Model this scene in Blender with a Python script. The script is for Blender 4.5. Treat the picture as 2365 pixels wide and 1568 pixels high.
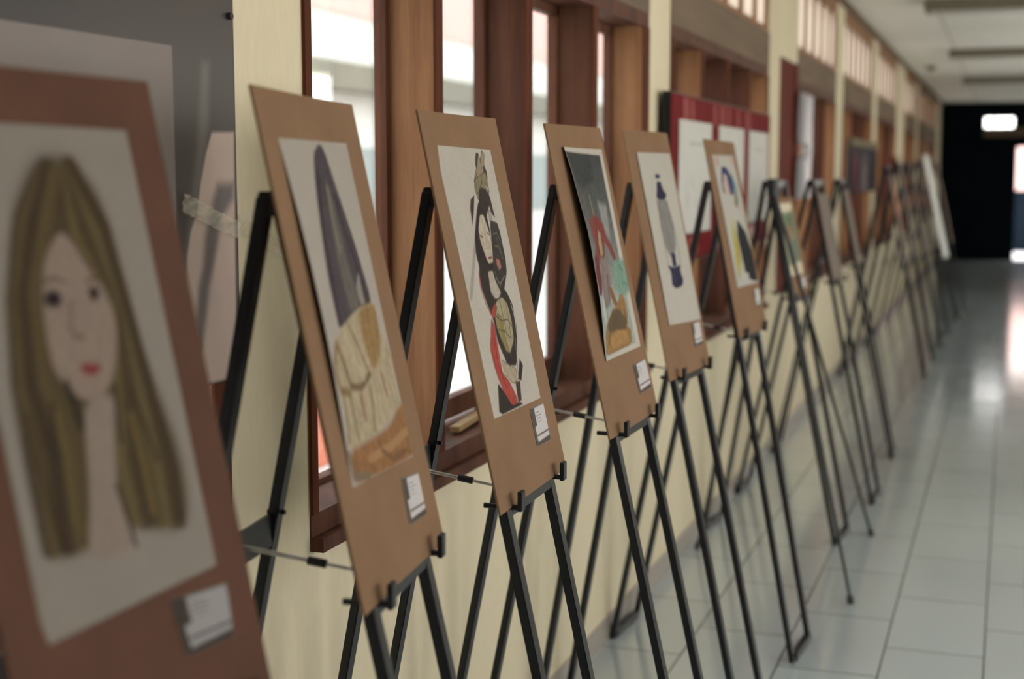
import bpy, bmesh, math, random
import numpy as np
from mathutils import Vector, Matrix

for _o in list(bpy.data.objects):
    bpy.data.objects.remove(_o, do_unlink=True)
S = bpy.context.scene
COL = S.collection
EYE = 1.63            # camera height above the floor

# ------------------------------------------------------------------ camera
cd = bpy.data.cameras.new('camera')
cam = bpy.data.objects.new('camera', cd); COL.objects.link(cam)
cam.location = (0, 0, EYE)
cam.rotation_euler = (math.pi/2 - 0.11698, 0.0, 0.33834)
cd.sensor_fit = 'HORIZONTAL'; cd.sensor_width = 36.0
cd.lens = 3246.8/2365*36.0
cd.clip_start = 0.05; cd.clip_end = 200
cd.dof.use_dof = True
cd.dof.focus_distance = 2.72
cd.dof.aperture_fstop = 2.4
cd.dof.aperture_blades = 0
S.camera = cam

# ------------------------------------------------------------------ light
w = bpy.data.worlds.new('overcast_sky'); S.world = w; w.use_nodes = True
nt = w.node_tree; bg = nt.nodes['Background']
tc = nt.nodes.new('ShaderNodeTexCoord'); sp = nt.nodes.new('ShaderNodeSeparateXYZ')
rp = nt.nodes.new('ShaderNodeValToRGB')
nt.links.new(tc.outputs['Generated'], sp.inputs[0]); nt.links.new(sp.outputs['Z'], rp.inputs[0])
nt.links.new(rp.outputs[0], bg.inputs[0])
rp.color_ramp.elements[0].position = 0.0; rp.color_ramp.elements[0].color = (1.0, 0.98, 0.93, 1)
rp.color_ramp.elements[1].position = 0.8; rp.color_ramp.elements[1].color = (0.93, 0.96, 1.0, 1)
bg.inputs[1].default_value = 5.5
S.view_settings.view_transform = 'Standard'
S.view_settings.look = 'None'
S.view_settings.gamma = 1.0
S.view_settings.use_curve_mapping = False
S.view_settings.exposure = 0.12

# ------------------------------------------------------------------ helpers
def lin(c):
    r = []
    for v in c[:3]:
        v = v/255.0
        r.append(v/12.92 if v <= 0.04045 else ((v+0.055)/1.055)**2.4)
    return (r[0], r[1], r[2], 1.0)

def new_mat(name):
    m = bpy.data.materials.new(name); m.use_nodes = True
    return m, m.node_tree, m.node_tree.nodes['Principled BSDF']

def mat(name, c1, c2=None, scale=8.0, rough=0.7, metal=0.0, stretch=(1, 1, 1), bump=0.0, spec=0.5, detail=6.0, lo=0.35, hi=0.65, fine=None):
    """noise-mottled surface: c1..c2 linear colours"""
    m, t, b = new_mat(name)
    c2 = c2 or tuple(v*0.85 for v in c1[:3])
    co = t.nodes.new('ShaderNodeTexCoord'); mp = t.nodes.new('ShaderNodeMapping')
    no = t.nodes.new('ShaderNodeTexNoise'); rr = t.nodes.new('ShaderNodeValToRGB')
    mp.inputs['Scale'].default_value = stretch
    no.inputs['Scale'].default_value = scale; no.inputs['Detail'].default_value = detail
    t.links.new(co.outputs['Object'], mp.inputs[0]); t.links.new(mp.outputs[0], no.inputs['Vector'])
    t.links.new(no.outputs['Fac'], rr.inputs[0])
    rr.color_ramp.elements[0].position = lo; rr.color_ramp.elements[0].color = (*c1[:3], 1)
    rr.color_ramp.elements[1].position = hi; rr.color_ramp.elements[1].color = (*c2[:3], 1)
    out = rr.outputs[0]
    if fine:
        n2 = t.nodes.new('ShaderNodeTexNoise'); n2.inputs['Scale'].default_value = fine[0]; n2.inputs['Detail'].default_value = 3
        t.links.new(mp.outputs[0], n2.inputs['Vector'])
        r2 = t.nodes.new('ShaderNodeValToRGB'); r2.color_ramp.elements[0].position = 0.3; r2.color_ramp.elements[1].position = 0.7
        k = 1-fine[1]; r2.color_ramp.elements[0].color = (k, k, k, 1)
        t.links.new(n2.outputs['Fac'], r2.inputs[0])
        mx = t.nodes.new('ShaderNodeMix'); mx.data_type = 'RGBA'; mx.blend_type = 'MULTIPLY'; mx.inputs['Factor'].default_value = 1
        t.links.new(out, mx.inputs['A']); t.links.new(r2.outputs[0], mx.inputs['B']); out = mx.outputs['Result']
    t.links.new(out, b.inputs['Base Color'])
    b.inputs['Roughness'].default_value = rough; b.inputs['Metallic'].default_value = metal
    b.inputs['Specular IOR Level'].default_value = spec
    if bump:
        bp = t.nodes.new('ShaderNodeBump'); bp.inputs['Strength'].default_value = bump; bp.inputs['Distance'].default_value = 0.004
        t.links.new(no.outputs['Fac'], bp.inputs['Height']); t.links.new(bp.outputs[0], b.inputs['Normal'])
    return m

def painted(name, rough=0.75, grain=0.10, scale=220.0, spec=0.3, coat=0.0):
    """colour comes from the sheet's painted artwork (a colour attribute), broken up by pencil grain"""
    m, t, b = new_mat(name)
    a = t.nodes.new('ShaderNodeAttribute'); a.attribute_name = 'paint'
    co = t.nodes.new('ShaderNodeTexCoord'); no = t.nodes.new('ShaderNodeTexNoise')
    no.inputs['Scale'].default_value = scale; no.inputs['Detail'].default_value = 4
    r = t.nodes.new('ShaderNodeValToRGB'); r.color_ramp.elements[0].position = 0.3; r.color_ramp.elements[1].position = 0.7
    k = 1-grain; r.color_ramp.elements[0].color = (k, k, k, 1)
    mx = t.nodes.new('ShaderNodeMix'); mx.data_type = 'RGBA'; mx.blend_type = 'MULTIPLY'; mx.inputs['Factor'].default_value = 1
    t.links.new(co.outputs['Object'], no.inputs['Vector']); t.links.new(no.outputs['Fac'], r.inputs[0])
    t.links.new(a.outputs['Color'], mx.inputs['A']); t.links.new(r.outputs[0], mx.inputs['B'])
    t.links.new(mx.outputs['Result'], b.inputs['Base Color'])
    b.inputs['Roughness'].default_value = rough; b.inputs['Specular IOR Level'].default_value = spec
    b.inputs['Coat Weight'].default_value = coat; b.inputs['Coat Roughness'].default_value = 0.15
    return m

class MB:
    """collects boxes, bars and tubes and links them as one mesh object"""
    def __init__(self): self.bm = bmesh.new()
    def box(self, x0, x1, y0, y1, z0, z1):
        M_ = Matrix.Translation(((x0+x1)/2, (y0+y1)/2, (z0+z1)/2)) @ Matrix.Diagonal((abs(x1-x0), abs(y1-y0), abs(z1-z0), 1))
        bmesh.ops.create_cube(self.bm, size=1.0, matrix=M_); return self
    def bar(self, a, b, wu, wn, side=(0, 1, 0)):
        """rectangular bar a->b; wu across 'side', wn across the other"""
        a = Vector(a); b = Vector(b); d = (b-a); L = d.length; d.normalize()
        s = Vector(side); s = (s - d*s.dot(d)).normalized(); n = d.cross(s)
        R = Matrix(((s.x, n.x, d.x, 0), (s.y, n.y, d.y, 0), (s.z, n.z, d.z, 0), (0, 0, 0, 1)))
        bmesh.ops.create_cube(self.bm, size=1.0, matrix=Matrix.Translation((a+b)/2) @ R @ Matrix.Diagonal((wu, wn, L, 1))); return self
    def tube(self, a, b, r, seg=14, r2=None):
        a = Vector(a); b = Vector(b); d = b-a; L = d.length
        q = d.to_track_quat('Z', 'Y').to_matrix().to_4x4()
        bmesh.ops.create_cone(self.bm, cap_ends=True, segments=seg, radius1=r, radius2=r if r2 is None else r2, depth=L, matrix=Matrix.Translation((a+b)/2) @ q); return self
    def ball(self, c, r, seg=16):
        bmesh.ops.create_uvsphere(self.bm, u_segments=seg, v_segments=seg//2, radius=r, matrix=Matrix.Translation(c)); return self
    def build(self, name, material, parent=None, bevel=0.0):
        if bevel:
            bmesh.ops.bevel(self.bm, geom=[e for e in self.bm.edges], offset=bevel, segments=2, affect='EDGES', clamp_overlap=True)
        me = bpy.data.meshes.new(name); self.bm.to_mesh(me); self.bm.free()
        me.materials.append(material)
        o = bpy.data.objects.new(name, me); COL.objects.link(o)
        if parent: o.parent = parent
        return o

def tag(o, label, cat, group=None, kind=None):
    if label: o['label'] = label
    if cat: o['category'] = cat
    if group: o['group'] = group
    if kind: o['kind'] = kind
    return o

def empty(name, loc=(0, 0, 0), rz=0.0):
    o = bpy.data.objects.new(name, None); COL.objects.link(o)
    o.empty_display_size = 0.1; o.location = loc; o.rotation_euler = (0, 0, rz)
    return o

def structure(name, mb, m, bevel=0.0):
    o = mb.build(name, m, None, bevel); o['kind'] = 'structure'; return o

def copy_tree(o, parent=None):
    c = o.copy(); COL.objects.link(c); c.parent = parent
    for ch in list(o.children): copy_tree(ch, c)
    return c

# ---- a sheet of paper painted with shapes and strokes ----------------------
def sstep(x): x = np.clip(x, 0, 1); return x*x*(3-2*x)
def seg_dist(X, Y, a, b):
    dx, dy = b[0]-a[0], b[1]-a[1]; L = dx*dx+dy*dy+1e-12
    t = np.clip(((X-a[0])*dx+(Y-a[1])*dy)/L, 0, 1)
    return np.hypot(X-a[0]-t*dx, Y-a[1]-t*dy)
def poly_alpha(X, Y, pts, soft):
    d = np.full(X.shape, 9.0); ins = np.zeros(X.shape, bool)
    n = len(pts)
    for i in range(n):
        a = pts[i]; b = pts[(i+1) % n]
        d = np.minimum(d, seg_dist(X, Y, a, b))
        c = ((a[1] > Y) != (b[1] > Y)) & (X < (b[0]-a[0])*(Y-a[1])/((b[1]-a[1])+1e-12)+a[0])
        ins ^= c
    sd = np.where(ins, d, -d)
    return sstep(0.5+sd/soft)
def vnoise(X, Y, f, seed):
    r = np.random.RandomState(seed); G = r.rand(64, 64)
    x = X*f; y = Y*f; i = np.floor(x).astype(int); j = np.floor(y).astype(int); u = sstep(x-i); v = sstep(y-j)
    g = lambda a, b: G[a % 64, b % 64]
    return (g(i, j)*(1-u)+g(i+1, j)*u)*(1-v)+(g(i, j+1)*(1-u)+g(i+1, j+1)*u)*v

def paint_sheet(nx, ny, aspect, base, items, gain=1.0, seed=1, wash=0.12, outline=None, soft=(0.0, 0)):
    """s 0..1 left to right, t 0..1 top to bottom; aspect = height/width"""
    s, t = np.meshgrid(np.linspace(0, 1, nx), np.linspace(0, 1, ny))
    X = s; Y = t*aspect
    C = np.ones((ny, nx, 3))*np.array(lin(base)[:3])
    C *= (1-0.05*vnoise(X, Y, 9, seed))[..., None]
    for q, (kind, col, wd, pts) in enumerate(items):
        P = [(p[0], p[1]*aspect) for p in pts]
        if kind == 'P' and len(P) > 5 and soft[1]:      # round the corners of hand-drawn outlines
            for _k in range(soft[1]):
                Q = []; r0 = soft[0]
                for i in range(len(P)):
                    p0 = P[i]; p1 = P[(i+1) % len(P)]
                    Q += [(p0[0]*(1-r0)+p1[0]*r0, p0[1]*(1-r0)+p1[1]*r0), (p0[0]*r0+p1[0]*(1-r0), p0[1]*r0+p1[1]*(1-r0))]
                P = Q
        if kind == 'L':
            a = np.zeros(X.shape)
            for i in range(len(P)-1):
                a = np.maximum(a, sstep(1.25-seg_dist(X, Y, P[i], P[i+1])/wd*2+0.25))
            c = np.array(lin(col)[:3])*np.ones(X.shape+(1,))
            a = a*(0.72+0.28*vnoise(X, Y, 45, seed+q))
        else:
            a = poly_alpha(X, Y, P, max(wd, 0.004)*1.2)
            if kind == 'R':
                ks = [k for k, _ in col]; cs = np.array([lin(v)[:3] for _, v in col])
                y0 = min(p[1] for p in P); y1 = max(p[1] for p in P); tt = (Y-y0)/(y1-y0)
                c = np.stack([np.interp(tt, ks, cs[:, h]) for h in range(3)], -1)
            else:
                c = np.array(lin(col)[:3])*np.ones(X.shape+(1,))
            st = 0.6*vnoise(X*3.2, Y*0.8, 26, seed+q)+0.4*vnoise(X, Y, 60, seed+q+7)
            c = c*(1-wash*2*(st-0.5))[..., None]
        C = C*(1-a[..., None])+c*a[..., None]
        if outline and kind == 'P':
            e = np.zeros(X.shape)
            for i in range(len(P)):
                e = np.maximum(e, sstep(1.3-seg_dist(X, Y, P[i], P[(i+1) % len(P)])/outline[1]*2))
            e = (e*(0.35+0.5*vnoise(X, Y, 30, seed+q)))[..., None]
            C = C*(1-e)+np.array(lin(outline[0])[:3])*e
    L = (C*np.array([.25, .6, .15])).sum(-1, keepdims=True)
    C = C*0.84+L*0.16
    return np.clip(C*gain, 0, 0.9)

def sheet_mesh(name, corners, C, m, parent, lift=None, thick=0.0006):
    """corners TL,TR,BR,BL as 3-D points in the parent's frame; C[ny,nx,3] colours; lift(s,t)->distance off the board"""
    ny, nx, _ = C.shape
    s, t = np.meshgrid(np.linspace(0, 1, nx), np.linspace(0, 1, ny))
    c = [np.array(q, float) for q in corners]
    P = (c[0]*(1-s[..., None])+c[1]*s[..., None])*(1-t[..., None])+(c[3]*(1-s[..., None])+c[2]*s[..., None])*t[..., None]
    nrm = np.cross(c[2]-c[3], c[0]-c[3]); nrm /= np.linalg.norm(nrm)
    if lift is not None: P = P+nrm*lift(s, t)[..., None]
    V = P.reshape(-1, 3)
    idx = np.arange(nx*ny).reshape(ny, nx)
    F = np.stack([idx[1:, :-1], idx[1:, 1:], idx[:-1, 1:], idx[:-1, :-1]], -1).reshape(-1, 4)
    # back side and rim give the paper its thickness
    V2 = (P-nrm*thick).reshape(-1, 3); off = len(V)
    rim = np.concatenate([idx[0, :], idx[1:, -1], idx[-1, -2::-1], idx[-2:0:-1, 0]])
    R = np.stack([rim, np.roll(rim, -1), np.roll(rim, -1)+off, rim+off], -1)
    B = F[:, ::-1]+off
    allF = np.concatenate([F, B, R]); allV = np.concatenate([V, V2])
    me = bpy.data.meshes.new(name)
    me.vertices.add(len(allV)); me.vertices.foreach_set('co', allV.ravel())
    me.loops.add(len(allF)*4); me.polygons.add(len(allF))
    me.polygons.foreach_set('loop_start', np.arange(len(allF))*4)
    me.polygons.foreach_set('loop_total', np.full(len(allF), 4))
    me.loops.foreach_set('vertex_index', allF.ravel().astype(np.int32))
    me.update(calc_edges=True); me.validate()
    at = me.attributes.new('paint', 'FLOAT_COLOR', 'POINT')
    A = np.ones((len(allV), 4)); A[:off, :3] = C.reshape(-1, 3); A[off:, :3] = C.reshape(-1, 3).mean(0)
    at.data.foreach_set('color', A.ravel())
    me.materials.append(m)
    o = bpy.data.objects.new(name, me); COL.objects.link(o)
    if parent: o.parent = parent
    return o

# ------------------------------------------------------------------ materials
CREAM = mat('cream_plaster', (0.75, 0.665, 0.475), (0.70, 0.62, 0.44), 2.2, 0.6, spec=0.12, stretch=(1, 1, .35), bump=0.03, fine=(60, .05))
SKIRT = mat('grey_skirting_tile', (0.36, 0.32, 0.28), (0.32, 0.28, 0.24), 6, 0.3)
CEIL = mat('white_ceiling_board', (0.78, 0.78, 0.72), (0.73, 0.73, 0.67), 0.8, 0.85)
WOOD = mat('brown_varnished_timber', (0.35, 0.175, 0.082), (0.25, 0.115, 0.052), 5, 0.5, spec=0.2, stretch=(5, 5, .35), detail=8, fine=(34, .18))
WOODB = mat('dark_brown_timber', (0.14, 0.058, 0.034), (0.075, 0.03, 0.02), 3, 0.55, spec=0.12, stretch=(5, 5, .35), detail=8, fine=(34, .2))
WOODD = mat('dark_timber_edge', (0.12, 0.038, 0.02), (0.08, 0.028, 0.016), 5, 0.7, spec=0.06, stretch=(5, 5, .35))
REDWOOD = mat('maroon_painted_timber', (0.15, 0.035, 0.024), (0.11, 0.028, 0.02), 5, 0.7, spec=0.06, stretch=(4, 4, .4))
BEAM = mat('greybrown_beam_board', (0.21, 0.155, 0.11), (0.17, 0.125, 0.09), 3, 0.8, spec=0.08, stretch=(2, .4, 4))
BLACK = mat('black_painted_steel', (0.0035, 0.0055, 0.009), (0.006, 0.008, 0.012), 40, 0.36, metal=0.0, spec=0.45)
STEEL = mat('silver_steel_rod', (0.62, 0.62, 0.63), (0.5, 0.5, 0.5), 60, 0.3, metal=0.9)
SLEEVE = mat('black_rubber_sleeve', (0.02, 0.02, 0.022), None, 40, 0.6)
CARD = mat('brown_cardboard', (0.24, 0.143, 0.083), (0.215, 0.128, 0.074), 9, 0.85, stretch=(1, 1, 1), fine=(240, .09), spec=0.1)
PAINT = painted('painted_paper', spec=0.1)
GLOSSY = painted('glossy_poster_paper', rough=0.4, grain=0.04, spec=0.25, coat=0.05)
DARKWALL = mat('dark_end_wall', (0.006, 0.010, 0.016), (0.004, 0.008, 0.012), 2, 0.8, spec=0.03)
FIX = mat('olive_grey_light_housing', (0.19, 0.17, 0.12), (0.16, 0.145, 0.10), 4, 0.6)
FIXW = mat('pale_diffuser', (0.5, 0.5, 0.44), None, 4, 0.4)
CARD_DIM = mat('dimmed_cardboard', (0.115, 0.055, 0.038), (0.095, 0.047, 0.032), 9, 0.85, fine=(240, .09), spec=0.1)  # nearest board's cardboard, with vignette and dim light put into its colour
RED = mat('red_board_felt', (0.26, 0.008, 0.016), (0.2, 0.007, 0.014), 6, 0.6)
FAC_W = mat('white_render', (0.85, 0.85, 0.82), (0.8, 0.8, 0.78), 1, 0.9)
FAC_P = mat('pink_render', (0.80, 0.52, 0.48), (0.76, 0.5, 0.46), 1, 0.9)
FAC_G = mat('grey_concrete_band', (0.25, 0.245, 0.20), (0.21, 0.205, 0.17), 2, 0.9)
FAC_B = mat('pale_blue_render', (0.36, 0.42, 0.42), (0.33, 0.39, 0.39), 1, 0.9)
TERRA = mat('terracotta_paving', (0.55, 0.16, 0.09), (0.5, 0.14, 0.08), 3, 0.9)
PAVE = mat('pale_paving', (0.72, 0.72, 0.72), (0.66, 0.66, 0.66), 1.5, 0.9)

def glass_mat():
    m, t, b = new_mat('window_glass'); t.nodes.remove(b)
    out = t.nodes['Material Output']; tr = t.nodes.new('ShaderNodeBsdfTransparent'); gl = t.nodes.new('ShaderNodeBsdfGlossy')
    gl.inputs['Roughness'].default_value = 0.02; tr.inputs[0].default_value = (0.95, 0.97, 0.96, 1)
    fr = t.nodes.new('ShaderNodeFresnel'); fr.inputs[0].default_value = 1.45
    mx = t.nodes.new('ShaderNodeMixShader')
    sc = t.nodes.new('ShaderNodeMath'); sc.operation = 'MULTIPLY'; sc.inputs[1].default_value = 0.6
    t.links.new(fr.outputs[0], sc.inputs[0]); t.links.new(sc.outputs[0], mx.inputs[0])
    t.links.new(tr.outputs[0], mx.inputs[1]); t.links.new(gl.outputs[0], mx.inputs[2]); t.links.new(mx.outputs[0], out.inputs[0])
    return m
GLASS = glass_mat()
def frosted_mat(name, c, k=0.5):
    m, t, b = new_mat(name); t.nodes.remove(b)
    out = t.nodes['Material Output']; tl = t.nodes.new('ShaderNodeBsdfTranslucent'); df = t.nodes.new('ShaderNodeBsdfDiffuse')
    no = t.nodes.new('ShaderNodeTexNoise'); no.inputs['Scale'].default_value = 3
    rr = t.nodes.new('ShaderNodeValToRGB'); rr.color_ramp.elements[0].color = (*c, 1); rr.color_ramp.elements[1].color = (*[v*.85 for v in c], 1)
    t.links.new(no.outputs['Fac'], rr.inputs[0]); t.links.new(rr.outputs[0], tl.inputs[0]); t.links.new(rr.outputs[0], df.inputs[0])
    mx = t.nodes.new('ShaderNodeMixShader'); mx.inputs[0].default_value = k
    t.links.new(df.outputs[0], mx.inputs[1]); t.links.new(tl.outputs[0], mx.inputs[2]); t.links.new(mx.outputs[0], out.inputs[0])
    return m
FROST = frosted_mat('frosted_glass', (0.8, 0.77, 0.70), .72)
CLOTH = frosted_mat('white_curtain_cloth', (0.75, 0.75, 0.76), 0.6)

def floor_mat():
    m, t, b = new_mat('glazed_floor_tiles')
    co = t.nodes.new('ShaderNodeTexCoord'); sx = t.nodes.new('ShaderNodeSeparateXYZ'); cb = t.nodes.new('ShaderNodeCombineXYZ')
    ax = t.nodes.new('ShaderNodeMath'); ax.operation = 'ADD'; ax.inputs[1].default_value = 0.02+0.326*20
    ay = t.nodes.new('ShaderNodeMath'); ay.operation = 'ADD'; ay.inputs[1].default_value = -4.885+0.622*30
    t.links.new(co.outputs['Object'], sx.inputs[0])
    t.links.new(sx.outputs['X'], ax.inputs[0]); t.links.new(sx.outputs['Y'], ay.inputs[0])
    t.links.new(ay.outputs[0], cb.inputs[0]); t.links.new(ax.outputs[0], cb.inputs[1])
    br = t.nodes.new('ShaderNodeTexBrick'); br.offset = 0.5; br.squash = 1.0
    br.inputs['Scale'].default_value = 1.0; br.inputs['Brick Width'].default_value = 0.622; br.inputs['Row Height'].default_value = 0.326
    br.inputs['Mortar Size'].default_value = 0.0032; br.inputs['Mortar Smooth'].default_value = 0.25
    br.inputs['Color1'].default_value = (0.44, 0.495, 0.51, 1); br.inputs['Color2'].default_value = (0.40, 0.45, 0.465, 1)
    br.inputs['Mortar'].default_value = (0.03, 0.032, 0.03, 1)
    t.links.new(cb.outputs[0], br.inputs['Vector'])
    no = t.nodes.new('ShaderNodeTexNoise'); no.inputs['Scale'].default_value = 3; no.inputs['Detail'].default_value = 6
    t.links.new(co.outputs['Object'], no.inputs['Vector'])
    mr = t.nodes.new('ShaderNodeMapRange'); mr.inputs[1].default_value = .3; mr.inputs[2].default_value = .7; mr.inputs[3].default_value = 0.09; mr.inputs[4].default_value = 0.17
    t.links.new(no.outputs['Fac'], mr.inputs[0])
    t.links.new(br.outputs['Color'], b.inputs['Base Color'])
    ad = t.nodes.new('ShaderNodeMath'); ad.operation = 'ADD'; ad.use_clamp = True
    t.links.new(mr.outputs[0], ad.inputs[0]); t.links.new(br.outputs['Fac'], ad.inputs[1]); t.links.new(ad.outputs[0], b.inputs['Roughness'])
    sm = t.nodes.new('ShaderNodeMapRange'); sm.inputs[3].default_value = 1.0; sm.inputs[4].default_value = 0.0
    t.links.new(br.outputs['Fac'], sm.inputs[0]); t.links.new(sm.outputs[0], b.inputs['Specular IOR Level'])
    bp = t.nodes.new('ShaderNodeBump'); bp.inputs['Strength'].default_value = 0.25; bp.inputs['Distance'].default_value = 0.002; bp.invert = True
    t.links.new(br.outputs['Fac'], bp.inputs['Height'])
    b.inputs['Coat Weight'].default_value = 0.5; b.inputs['Coat Roughness'].default_value = 0.10; b.inputs['Coat IOR'].default_value = 1.6
    n2 = t.nodes.new('ShaderNodeTexNoise'); n2.inputs['Scale'].default_value = 9; t.links.new(co.outputs['Object'], n2.inputs['Vector'])
    b2 = t.nodes.new('ShaderNodeBump'); b2.inputs['Strength'].default_value = 0.06; b2.inputs['Distance'].default_value = 0.003
    t.links.new(n2.outputs['Fac'], b2.inputs['Height']); t.links.new(bp.outputs[0], b2.inputs['Normal'])
    t.links.new(b2.outputs[0], b.inputs['Normal'])
    return m
FLOOR = floor_mat()

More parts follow.
